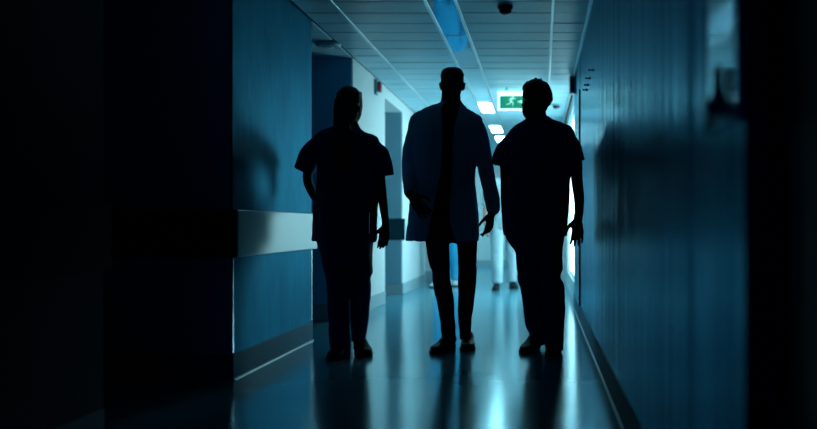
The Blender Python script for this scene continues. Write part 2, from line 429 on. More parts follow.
def fuse(name, bm, m, voxel, parent=None, smooth=2, folds=0.0, freq=9, seed=0):
    """union of closed solids as one continuous skin"""
    bmesh.ops.recalc_face_normals(bm, faces=bm.faces)
    me = bpy.data.meshes.new(name); bm.to_mesh(me); bm.free()
    o = bpy.data.objects.new(name, me); C.objects.link(o)
    r = o.modifiers.new('r', 'REMESH'); r.mode = 'VOXEL'; r.voxel_size = voxel; r.use_smooth_shade = True
    if smooth:
        s = o.modifiers.new('s', 'SMOOTH'); s.iterations = smooth; s.factor = .5
    dg = bpy.context.evaluated_depsgraph_get(); dg.update()
    me2 = bpy.data.meshes.new_from_object(o.evaluated_get(dg))
    o.modifiers.clear(); o.data = me2; me2.name = name; bpy.data.meshes.remove(me)
    if folds:
        ns = [v.normal.copy() for v in me2.vertices]
        for v, nn in zip(me2.vertices, ns):
            q = Vector((v.co.x * freq, v.co.y * freq, v.co.z * freq * .55)) + Vector((seed * 7.1, 0, 0))
            v.co += nn * folds * (noise.noise(q) + .5 * noise.noise(q * 2.3))
    for p in me2.polygons: p.use_smooth = True
    me2.materials.clear(); me2.materials.append(m)
    if parent: o.parent = parent
    return o

class Fig:
    """a figure standing D metres down the corridor; reads silhouettes measured on the photo into metres"""
    def __init__(s, D): s.D = D; s.k = D / F
    def p(s, x, y, dy=0.0):
        D = s.D + dy
        return Vector(((x - VX) * D / F, D, CH + (VY - y) * D / F))
    def z(s, y): return CH + (VY - y) * s.k
    def rings(s, rows, sub=3):
        """rows (y, xl, xr, dy, ry) -> horizontal rings"""
        out = []
        for y, xl, xr, dy, ry in spl(rows, sub):
            c = s.p((xl + xr) / 2, y, dy)
            out.append((c, Vector(((xr - xl) / 2 * (s.D + dy) / F, 0, 0)), Vector((0, ry, 0))))
        return out
    def tb(s, bm, rows, n=18, sub=3, ends=True):
        """rows (x, y, dy, half width px, depth radius m)"""
        tube(bm, [(*s.p(x, y, dy), w * s.k, rd) for x, y, dy, w, rd in rows], n, sub, ends)

def head(bm, c, h, R, wide=1.0, beard=0.0):
    """c: point under the chin line at the head's axis, h: chin to crown"""
    f = h / .23
    rows = [(0, .022, -.082, -.040), (.010, .034, -.090, -.025), (.030, .047, -.092, .0), (.055, .057, -.091, .035), (.08, .064, -.090, .065),
            (.105, .069, -.089, .083), (.13, .073, -.091, .095), (.155, .075, -.092, .100), (.18, .073, -.085, .095), (.20, .066, -.070, .083),
            (.215, .053, -.050, .064), (.225, .036, -.028, .042), (.230, .014, -.005, .018)]
    def T(x, y, z): return c + R @ Vector((x * f * wide, y * f, z * f))
    rings = []
    for z, w, a, b in spl(rows, 2):
        if beard and z < .07: w += beard; a -= beard
        rings.append((T(0, (a + b) / 2, z), R @ Vector((w * f * wide, 0, 0)), R @ Vector((0, (b - a) / 2 * f, 0))))
    loft(bm, rings, 28, .92)
    # nose, brow, lips, cheekbones, ears
    loft(bm, [(T(0, -.082, .132), R @ Vector((.007 * f, 0, 0)), R @ Vector((0, .010 * f, 0))), (T(0, -.094, .112), R @ Vector((.009 * f, 0, 0)), R @ Vector((0, .013 * f, 0))),
              (T(0, -.101, .092), R @ Vector((.013 * f, 0, 0)), R @ Vector((0, .016 * f, 0))), (T(0, -.100, .080), R @ Vector((.017 * f, 0, 0)), R @ Vector((0, .014 * f, 0))),
              (T(0, -.094, .074), R @ Vector((.012 * f, 0, 0)), R @ Vector((0, .008 * f, 0)))], 14)
    for s in (-1, 1):
        ellipsoid(bm, T(s * .032, -.082, .134), .026 * f, .012 * f, .008 * f, R)
        ellipsoid(bm, T(s * .044, -.068, .088), .020 * f, .020 * f, .018 * f, R)
        ellipsoid(bm, T(s * .079, .012, .108), .009 * f, .019 * f, .031 * f, R @ Matrix.Rotation(s * .22, 3, 'Y') @ Matrix.Rotation(-.15, 3, 'X'))
    ellipsoid(bm, T(0, -.091, .052), .023 * f, .009 * f, .005 * f, R); ellipsoid(bm, T(0, -.089, .043), .020 * f, .009 * f, .006 * f, R)
    ellipsoid(bm, T(0, -.084, .014), .020 * f, .014 * f, .014 * f, R)
    return T, f

def face_parts(T, f, R, parent):
    for s in (-1, 1):
        bm = bmesh.new(); ellipsoid(bm, T(s * .031, -.081, .118), .0125 * f, .0125 * f, .0085 * f, R, 14); e = link('eye', bm, M['eye'], parent, True)
        bm = bmesh.new(); ellipsoid(bm, T(s * .031, -.0915, .118), .0055 * f, .0035 * f, .0055 * f, R, 12); link('iris', bm, M['iris'], e, True)
        bm = bmesh.new(); ellipsoid(bm, T(s * .033, -.0925, .139), .019 * f, .0045 * f, .0035 * f, R @ Matrix.Rotation(s * .12, 3, 'Y'), 12); link('eyebrow', bm, M['hair'], parent, True)

def hand(bm, w, d, th, curl=.35, L=.185, spread=.10, curls=None, flip=False):
    """w wrist point, d direction of the hand, th direction of the thumb side"""
    w = Vector(w); d = Vector(d).normalized(); th = Vector(th); th = (th - d * th.dot(d)).normalized(); nrm = d.cross(th).normalized()
    if flip: nrm = -nrm
    f = L / .185
    def V(a, b, c): return w + d * a * f + th * b * f + nrm * c * f
    loft(bm, [(V(-.03, 0, 0), th * .026 * f, nrm * .020 * f), (V(.0, 0, 0), th * .028 * f, nrm * .018 * f), (V(.03, .002, 0), th * .036 * f, nrm * .016 * f),
              (V(.06, .0, 0), th * .041 * f, nrm * .0145 * f), (V(.090, -.002, 0), th * .041 * f, nrm * .012 * f), (V(.099, -.002, 0), th * .036 * f, nrm * .008 * f)], 20, .85)
    base = [(.031, .070, .0092), (.0105, .078, .0095), (-.0105, .073, .0091), (-.031, .058, .0082)]
    for i, (b, ln, r) in enumerate(base):
        cu = (curls[i] if curls else curl)
        sp = spread * (1.5 - i) / 1.5
        p = V(.082, b, 0); dd = (d + th * sp).normalized(); ang = 0
        pts = [(*p, r * f * 1.05, r * f * 1.05)]
        for seg, fr in enumerate((.45, .30, .25)):
            ang += cu * (.8, 1.1, .8)[seg]
            q = dd * math.cos(ang) + nrm * math.sin(ang)
            p = p + q * (ln * fr * f + (.012 * f if seg == 0 else 0)); rr = r * (1.0, .92, .80)[seg] * f
            pts.append((*p, rr, rr))
        tube(bm, pts, 10, 2)
    p = V(.018, .024, .004); pts = [(*p, .015 * f, .015 * f)]
    for q, rr in (((.045, .050, .012), .0125), ((.072, .064, .022), .0105), ((.096, .068, .032), .0088)):
        pts.append((*V(*q), rr * f, rr * f))
    tube(bm, pts, 10, 2)
    return nrm

def shoe(D, name, toe_yaw, heel, L=.285, W=.100, m='shoe', parent=None, pitch=0.0):
    """heel: point on the floor under the heel's back; toe_yaw: 0 points at the camera, + turns to the left of the picture"""
    R = Matrix.Rotation(-toe_yaw, 3, 'Z') @ Matrix.Rotation(pitch, 3, 'X')
    heel = Vector(heel)
    def T(x, y, z): return heel + R @ Vector((x, -y, z))
    s = L / .285; wq = W / .100
    rows = [(.004, .020, .035, .062), (.03, .034, .040, .090), (.07, .037, .044, .105), (.11, .039, .042, .092), (.15, .043, .036, .072),
            (.19, .049, .030, .058), (.23, .048, .026, .048), (.26, .038, .023, .042), (.28, .018, .018, .034)]
    bm = bmesh.new(); rings = []
    for y, hw, zc, zt in spl(rows, 2):
        hh = (zt - .010) / 2
        rings.append((T(.004 * math.sin(y / .285 * PI), y * s, .014 + hh), R @ Vector((hw * wq, 0, 0)), R @ Vector((0, 0, hh))))
    loft(bm, rings, 24, .85)
    o = fuse(name, bm, M[m], .006, parent, 2)
    bm = bmesh.new(); pts = []
    for side in (1, -1):
        rr = rows if side == 1 else list(reversed(rows))
        for y, hw, zc, zt in rr: pts.append(T(side * (hw + .004) * wq, y * s, 0))
    def lay(t): return [bm.verts.new(p + R @ Vector((0, 0, t))) for p in pts]
    a, b = lay(.002), lay(.020); n = len(pts)
    bm.faces.new(a); bm.faces.new(list(reversed(b)))
    for i in range(n): bm.faces.new((a[i], b[i], b[(i + 1) % n], a[(i + 1) % n]))
    link('sole', bm, M['sole'], o)
    bm = bmesh.new()
    for k in range(4):
        y = .125 + k * .018; zt = .088 - k * .009
        tube(bm, [(*T(-.020, y * s, zt), .003, .003), (*T(0, y * s, zt + .006), .003, .003), (*T(.020, y * s, zt), .003, .003)], 8, 2)
    if m == 'shoe': link('lace', bm, M['trouser'], o, True)
    else: bm.free()
    return o

def shell(bm, rows, Fg, gap=None, th=.012, off=0.0, n=40, ang=None, sub=3):
    """garment wall around a torso. rows (y,xl,xr,dy,ry,gl,gr): open between gl and gr at the front (or spans ang(i))"""
    outer, inner = [], []
    R = spl(rows, sub)
    for i, (y, xl, xr, dy, ry, gl, gr) in enumerate(R):
        c = Fg.p((xl + xr) / 2, y, dy); a = (xr - xl) / 2 * (Fg.D + dy) / F + off; b = ry + off
        zl = Fg.p(gl, y, dy - ry).x; zr = Fg.p(gr, y, dy - ry).x
        aR = -math.acos(max(-.98, min(.98, (zr - c.x) / a))); aL = 2 * PI - math.acos(max(-.98, min(.98, (zl - c.x) / a)))
        if ang:
            t0, t1 = ang(i / (len(R) - 1), aL, aR)
        else: t0, t1 = aR, aL
        outer.append(ring_pts(c, Vector((a, 0, 0)), Vector((0, b, 0)), n, 1, t0, t1, False))
        inner.append(ring_pts(c, Vector((a - th, 0, 0)), Vector((0, b - th, 0)), n, 1, t0, t1, False))
    O = [[bm.verts.new(p) for p in r] for r in outer]; I = [[bm.verts.new(p) for p in r] for r in inner]
    m = len(O)
    for i in range(m - 1):
        for j in range(n - 1):
            bm.faces.new((O[i][j], O[i][j + 1], O[i + 1][j + 1], O[i + 1][j]))
            bm.faces.new((I[i][j], I[i + 1][j], I[i + 1][j + 1], I[i][j + 1]))
        for j in (0, n - 1): bm.faces.new((O[i][j], O[i + 1][j], I[i + 1][j], I[i][j]))
    for i in (0, m - 1):
        for j in range(n - 1): bm.faces.new((O[i][j], O[i][j + 1], I[i][j + 1], I[i][j]))

def scaled(rows, s=.86, inset=0.0, sd=None):
    sd = sd or s
    return [(y, (xl + xr) / 2 - (xr - xl) / 2 * s, (xl + xr) / 2 + (xr - xl) / 2 * s, dy, ry * sd) for y, xl, xr, dy, ry in rows]

def short_hair(T, f, R, parent, name='hair', top=.010, tuft=0.0, wide=1.0, seed=1):
    bm = bmesh.new()
    rows = [(.070, .045, .030, .072), (.095, .064, .030, .092), (.120, .0775, .018, .108), (.145, .080, .002, .113), (.165, .081, -.030, .113), (.180, .080, -.082, .110),
            (.195, .078, -.088, .102), (.212, .072, -.080, .090), (.226, .060, -.062, .070), (.236, .042, -.038, .046), (.230 + top, .020, -.012, .018)]
    rings = []
    for z, w, a, b in spl(rows, 2):
        rings.append((T(0, (a + b) / 2, z), R @ Vector((w * f * wide, 0, 0)), R @ Vector((0, (b - a) / 2 * f, 0))))
    loft(bm, rings, 26, .95)
    rnd = random.Random(seed)
    if tuft:
        for i in range(46):
            a = rnd.uniform(-PI, PI); q = rnd.uniform(.1, .9)
            x = .070 * q * math.cos(a); y = .012 + .085 * q * math.sin(a); z = .232 - .040 * q * q
            p = T(x, y, z); d = R @ Vector((x * 4 + rnd.uniform(-.5, .5), y * 3 + rnd.uniform(-.6, .3), 1)).normalized()
            e = p + d * tuft * rnd.uniform(.5, 1.1)
            tube(bm, [(*(p - d * .012), .012, .012), (*(p + d * tuft * .3), .009, .009), (*e, .0035, .0035)], 7, 1)
    return fuse(name, bm, M['hair'], .006, parent, 1, .003, 45)

def socks(G, lists, parent):
    for lg in lists:
        bm = bmesh.new(); y1 = lg[-1][0]
        sel = [q for q in spl(lg, 4) if q[0] >= y1 - 24]
        loft(bm, G.rings([(y, xl - .9, xr + .9, dy, ry + .007) for y, xl, xr, dy, ry in sel], 1), 20)
        link('sock', bm, M['sock'], parent, True)

# ------------------------------------------------------------------ the doctor
def build_doctor():
    G = Fig(5.78)
    bm = bmesh.new()
    R = Matrix.Rotation(.10, 3, 'Z') @ Matrix.Rotation(.06, 3, 'X')
    T, f = head(bm, G.p(452.3, 102.2, .005), .222, R, 1.02)
    torso = [(105, 444, 461, .02, .055), (109, 436, 467, .03, .075), (114, 426, 467, .03, .085), (121, 421, 473, .03, .105), (135, 421, 474, .02, .125), (150, 424, 471, .02, .125),
             (170, 427, 470, .02, .11), (190, 426, 472, .02, .115), (208, 425, 474, .02, .12), (222, 427, 473, .02, .11), (230, 432, 468, .02, .09)]
    loft(bm, G.rings(torso), 28)
    G.tb(bm, [(451.3, 90, .03, 9.4, .062), (451, 99, .02, 9.8, .062), (451, 106, .02, 11, .064), (451.5, 112, .03, 13, .07)])
    # arms under the sleeves
    G.tb(bm, [(424, 126, .03, 6.4, .05), (415, 139, .04, 7.4, .052), (410, 165, .06, 6.4, .045), (409, 180, -.02, 6, .042), (410.0, 191, -.11, 4.6, .032), (411.5, 195, -.155, 4.0, .026)])
    G.tb(bm, [(474, 128, .03, 6.4, .05), (480, 140, .05, 7.4, .052), (484.5, 168, .06, 6.2, .045), (489, 190, .02, 5.4, .038), (491.5, 208, -.02, 4.3, .028), (492, 214, -.03, 4.0, .026)])
    hand(bm, G.p(411.5, 195.5, -.165), (.075, -.03, -.10), (.8, -.25, .5), .22, .195, flip=True)
    hand(bm, G.p(491.5, 214, -.03), (-.030, -.02, -.17), (-.7, -1, 0), .0, .180, .06, [.10, .42, .5, .55])
    # legs
    legL = [(222, 428, 450, .02, .085), (245, 430, 449, .0, .08), (268, 433.5, 449, -.02, .068), (280, 435, 449.5, -.02, .062), (297, 438, 452, -.01, .058), (320, 442.5, 453.5, 0, .045), (338, 445, 454, -.01, .038), (346, 445, 455, -.02, .04)]
    legR = [(222, 450, 473, .02, .085), (245, 457, 474, .04, .08), (268, 459, 474, .06, .068), (280, 460, 474.5, .06, .062), (297, 460.5, 472.5, .08, .058), (320, 461, 470.5, .10, .045), (336, 462, 470, .10, .038), (344, 462.5, 471.5, .08, .04)]
    for lg in (legL, legR): loft(bm, G.rings(lg), 22)
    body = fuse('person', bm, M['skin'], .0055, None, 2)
    tag(body, 'person walking in the middle in an open long white coat with dark tie and trousers', 'person', 'three people walking down the corridor')
    face_parts(T, f, R, body); socks(G, (legL, legR), body)
    short_hair(T, f, R, body, top=.009, wide=1.0)
    # trousers
    bm = bmesh.new()
    loft(bm, G.rings([(205, 424, 473.5, .02, .128), (216, 424, 475, .02, .132), (228, 425, 475, .02, .125), (238, 427, 474, .02, .11), (243, 434, 468, .02, .08)]), 30)
    loft(bm, G.rings([(220, 425, 450, .02, .110), (241, 425.5, 449.6, .0, .098), (256, 427.3, 449.5, -.02, .088), (266, 429.8, 450, -.025, .082), (271, 432.2, 450.1, -.025, .078), (280, 432.4, 450.8, -.02, .076),
                      (290, 434, 452.3, -.015, .074), (300, 436.2, 453.8, -.01, .072), (312, 438.6, 454.6, -.01, .066), (322, 440.6, 455, -.01, .062), (330, 440.5, 455.4, -.01, .062), (334, 441.6, 455.4, -.01, .058), (341, 441.5, 456.4, -.02, .062)]), 26)
    loft(bm, G.rings([(220, 450, 476, .02, .110), (241, 456.5, 477.2, .04, .098), (254, 457.8, 477.2, .055, .088), (265, 458, 476.2, .06, .082), (269, 458, 477, .06, .080), (280, 458, 476.4, .06, .076),
                      (290, 458, 475, .07, .074), (300, 458, 474, .08, .070), (312, 458, 472.8, .09, .064), (323, 458.6, 471.6, .10, .060), (331, 459.4, 471.3, .10, .058), (339, 459.8, 472, .09, .060)]), 26)
    fuse('trousers', bm, M['trouser'], .007, body, 1, .006, 13, 3)
    # shirt with collar, tie, belt
    bm = bmesh.new()
    loft(bm, G.rings([(103, 441.5, 463, .02, .070), (108, 437, 466, .03, .086), (114, 425, 469, .03, .092), (121, 420, 475, .03, .112), (135, 420, 475, .02, .134), (150, 423, 472, .02, .134),
                      (170, 425.5, 471.5, .02, .120), (190, 425, 473, .02, .124), (207, 424.5, 474, .02, .130)]), 30)
    sh = fuse('shirt', bm, M['shirt'], .007, body, 2, .002, 9)
    bm = bmesh.new()
    loft(bm, [(G.p(452, 101.5, .02), Vector((.066, 0, 0)), Vector((0, .070, 0))), (G.p(452, 106, .015), Vector((.073, 0, 0)), Vector((0, .080, 0)))], 24)
    link('collar', bm, M['shirt'], sh, True)
    bm = bmesh.new()
    kn = [(106.5, 449.2, 453.6, -.072), (109.5, 448.6, 453.8, -.092), (112, 449.4, 452.6, -.100), (125, 447.4, 452.8, -.118), (150, 446.0, 452.6, -.124), (172, 444.6, 451.6, -.118), (196, 443.0, 450.6, -.120), (203, 445, 449, -.122), (206.5, 446.4, 447.2, -.122)]
    rings = []
    for y, xl, xr, dy in kn:
        c = G.p((xl + xr) / 2, y, dy); rings.append((c, Vector(((xr - xl) / 2 * G.k, 0, 0)), Vector((0, .007, 0))))
    loft(bm, rings, 12, .6); link('tie', bm, M['tie'], body, True)
    # the coat
    rows = [(104.5, 435, 461, .035, .088, 444, 458), (108, 427, 466, .035, .102, 442, 459.5), (112, 419, 473, .035, .115, 441, 459), (118, 414, 482, .035, .126, 441.3, 457.5), (126, 412, 482, .03, .142, 442, 455.5), (140, 413, 480, .03, .150, 442.3, 453.6),
            (155, 413.5, 477.5, .03, .150, 441.6, 452), (172, 413, 475, .03, .146, 440, 450.6), (190, 411.5, 476.2, .03, .148, 437, 449.6), (205, 409.5, 477.6, .03, .152, 434.2, 449.4),
            (220, 407.8, 478.6, .03, .160, 430.5, 450.5), (232, 406.5, 478.8, .03, .166, 427.6, 453), (240.8, 406, 478.3, .03, .170, 425.4, 455.6)]
    bm = bmesh.new(); shell(bm, rows, G, th=.016, n=64)
    G.tb(bm, [(424, 117.2, .035, 7.5, .070), (418.5, 121.6, .04, 9.0, .074), (415.6, 133, .045, 8.6, .072), (412.5, 150, .05, 8.6, .068), (410.4, 164, .05, 8.9, .066), (410.3, 176, .00, 8.2, .062), (410.0, 186, -.07, 6.8, .055), (410.2, 192.5, -.125, 6.2, .048)])
    G.tb(bm, [(471, 121, .035, 7.0, .070), (476.6, 126.5, .04, 8.2, .074), (479.8, 136, .05, 8.3, .072), (483.2, 150, .05, 8.2, .068), (486.0, 166, .05, 8.3, .064), (488.8, 182, .03, 8.0, .060), (491.4, 196, .00, 7.6, .056), (493.0, 208.5, -.02, 7.0, .052)])
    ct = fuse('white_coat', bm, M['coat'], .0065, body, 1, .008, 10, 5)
    # lapels: folded-back flaps along the front edges
    lr = [r for r in rows if r[0] <= 165] + [(164, 413.3, 476, .03, .148, 440.8, 451.2)]
    lr = [r for r in sorted(lr)]
    def wl(t): return .08 + .30 * math.sin(min(1, t * 1.25 + .12) * PI) ** .8 if t < .68 else max(.03, .30 * (1 - t))
    bm = bmesh.new(); shell(bm, lr, G, th=.007, off=.010, n=10, ang=lambda t, aL, aR: (aL - wl(t), aL + .01)); link('lapel', bm, M['coat'], ct, True)
    bm = bmesh.new(); shell(bm, lr, G, th=.007, off=.010, n=10, ang=lambda t, aL, aR: (aR - .01, aR + wl(t))); link('lapel', bm, M['coat'], ct, True)
    bm = bmesh.new()
    cr = [(102.5, 441, 461, .032, .082, 446, 457), (105, 437, 463, .035, .092, 444, 459), (108.5, 431, 467, .035, .106, 442, 460)]
    shell(bm, cr, G, th=.010, off=.008, n=40); link('coat_collar', bm, M['coat'], ct, True)
    low = [(206, 409.3, 477.7, .03, .153, 0, 0), (214, 408.4, 478.2, .03, .157, 0, 0), (227, 407.0, 478.8, .03, .163, 0, 0)]
    for a0, a1 in ((PI * 1.12, PI * 1.34), (PI * 1.68, PI * 1.90)):
        bm = bmesh.new(); shell(bm, low, G, th=.006, off=.007, n=12, ang=lambda t, aL, aR: (a0, a1)); link('pocket', bm, M['coat'], ct, True)
    for y in (176, 192, 208):
        x = {176: 452.6, 192: 451.8, 208: 452.2}[y]
        bm = bmesh.new(); lathe(bm, G.p(x, y, -.128), [(.009, -.004), (.009, .002), (.004, .003)], 14, 'y'); link('button', bm, M['grey_plastic'], ct)
    # shoes
    shoe(G, 'shoe', math.radians(20), (.0, 0, 0), parent=body).location = (G.p(452.0, 352, -.00).x, 5.82, 0)
    shoe(G, 'shoe', math.radians(-3), (.0, 0, 0), parent=body).location = (G.p(467.5, 352, .1).x, 5.96, 0)
    return body

# ------------------------------------------------------------------ the man in scrubs
def build_man():
    G = Fig(5.68)
    bm = bmesh.new()
    R = Matrix.Rotation(-.38, 3, 'Z') @ Matrix.Rotation(.05, 3, 'X')
    T, f = head(bm, G.p(536.6, 119.8, .0), .247, R, 1.08, .012)
    torso = [(119, 531, 550, .02, .06), (125, 520, 562, .03, .085), (132, 511, 570, .03, .105), (145, 509, 571, .02, .125), (165, 510, 568, .02, .135),
             (190, 509, 566, .01, .145), (210, 508, 565, .01, .150), (228, 509, 563, .02, .14), (240, 514, 560, .02, .11)]
    loft(bm, G.rings(torso), 28)
    G.tb(bm, [(537.4, 104, .03, 8.2, .062), (537, 113, .02, 9.0, .064), (537.5, 120, .02, 11.5, .07), (539.5, 127, .03, 16, .08)])
    G.tb(bm, [(517, 138, .03, 6.2, .055), (508.5, 149, .04, 7.6, .055), (506.2, 165, .06, 6.4, .048), (506.0, 182, .05, 5.6, .042), (506.2, 200, .03, 5.6, .042), (506.2, 216, .0, 4.6, .034), (506.5, 224, -.01, 4.4, .028)])
    G.tb(bm, [(563, 138, .03, 6.2, .055), (572, 149, .04, 7.6, .055), (576.0, 163, .06, 6.4, .048), (576.9, 180, .06, 6.0, .044), (579.0, 198, .04, 5.4, .040), (579.0, 212, .01, 4.5, .032), (578.2, 219, .0, 4.3, .028)])
    hand(bm, G.p(506.6, 223, -.01), (.022, -.04, -.125), (.6, -1, 0), .35, .165, flip=True)
    hand(bm, G.p(577.8, 219, 0), (-.004, -.03, -.16), (-1, -.35, 0), .16, .192, .13, [.12, .10, .15, .22])
    legL = [(232, 512, 538, .02, .095), (262, 520, 540, .0, .08), (285, 524, 541, -.02, .068), (310, 529, 543, .0, .06), (335, 530, 541, .07, .045), (344, 530, 540, .08, .042), (347, 529, 540, .07, .042)]
    legR = [(232, 538, 562, .02, .095), (262, 541, 560, -.02, .08), (285, 543, 561, -.05, .068), (310, 545, 561, -.05, .06), (335, 548, 560, -.05, .045), (347, 549, 560, -.05, .042), (351, 549, 560, -.05, .042)]
    for lg in (legL, legR): loft(bm, G.rings(lg), 22)
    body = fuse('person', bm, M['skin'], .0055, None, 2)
    tag(body, 'person in dark scrubs nearest the right wall, looking towards the doctor', 'person', 'three people walking down the corridor')
    face_parts(T, f, R, body); socks(G, (legL, legR), body)
    short_hair(T, f, R, body, top=.010, tuft=.030, wide=1.06, seed=5)
    bm = bmesh.new()
    loft(bm, G.rings([(226, 503.5, 567, .02, .150), (240, 507, 564.5, .02, .148), (252, 514.5, 562.6, .0, .125), (262, 516, 562.4, -.01, .10)]), 30)
    loft(bm, G.rings([(240, 508.5, 540, .02, .120), (247, 514, 541, .01, .115), (260, 515.8, 541, .0, .104), (272.5, 517, 541.5, -.015, .096), (280, 517.6, 542, -.02, .092), (288, 520.2, 542.5, -.015, .088), (305, 522.8, 543.5, .0, .084),
                      (320, 524.3, 545, .01, .080), (328, 525.4, 545.5, .05, .078), (333.5, 529, 545.5, .06, .074), (341, 529, 545.5, .07, .070), (345, 528.4, 545.2, .07, .070)]), 26)
    loft(bm, G.rings([(240, 538, 564.3, .02, .120), (250, 538, 562.0, .0, .115), (260, 538, 562.6, -.02, .104), (270, 538, 563.2, -.04, .096), (277, 538.5, 560.6, -.05, .090), (285, 540, 564.4, -.05, .088), (298, 541, 565.2, -.05, .086),
                      (312, 542, 565, -.05, .082), (328, 543.5, 564.2, -.05, .078), (340, 544.5, 563.8, -.05, .074), (349.5, 545, 563.4, -.05, .072)]), 26)
    tr = fuse('scrub_trousers', bm, M['scrub_m'], .007, body, 1, .007, 13, 7)
    bm = bmesh.new()
    loft(bm, G.rings([(117.5, 528.0, 549, .02, .080), (121.5, 523.0, 556, .03, .096), (126, 514, 569, .03, .112), (132, 508.5, 574.5, .03, .126), (142, 506.5, 574, .02, .145), (158, 507, 571.5, .02, .155), (172, 506, 570.8, .01, .160), (190, 504.4, 570.2, .01, .165),
                      (205, 503.3, 569.4, .01, .168), (220, 502.6, 568.4, .01, .170), (233, 502.8, 567.6, .01, .170), (236, 503.4, 567.2, .01, .166)]), 36)
    G.tb(bm, [(521, 132, .03, 7, .072), (514.5, 138, .04, 8.6, .078), (508.4, 147, .045, 10.2, .080), (503.8, 155, .05, 10.4, .084), (500.2, 165.6, .05, 10.6, .086)], ends=False)
    G.tb(bm, [(560, 131, .03, 7, .072), (566, 137, .04, 8.6, .078), (571.2, 147, .045, 10.0, .080), (573.6, 153, .05, 10.0, .084), (576.0, 162.5, .05, 10.6, .086)], ends=False)
    top = fuse('scrub_top', bm, M['scrub_m'], .007, body, 2, .010, 9, 9)
    bm = bmesh.new(); loft(bm, [(G.p(538.3, 116.6, .02), Vector((.070, 0, 0)), Vector((0, .074, 0))), (G.p(539.5, 120, .02), Vector((.092, 0, 0)), Vector((0, .092, 0)))], 28); link('neckband', bm, M['scrub_m'], top, True)
    c = G.p(556, 158, -.165)
    bm = bmesh.new(); box(bm, c.x - .045, c.x + .045, c.y + .006, c.y + .04, c.z - .06, c.z + .05, .004); link('chest_pocket', bm, M['scrub_m'], top)
    shoe(G, 'shoe', math.radians(16), (0, 0, 0), .275, .102, 'shoe2', body).location = (G.p(536.0, 350, .04).x, 5.82, 0)
    shoe(G, 'shoe', math.radians(2), (0, 0, 0), .275, .104, 'shoe2', body).location = (G.p(553.8, 350, -.03).x, 5.70, 0)
    return body

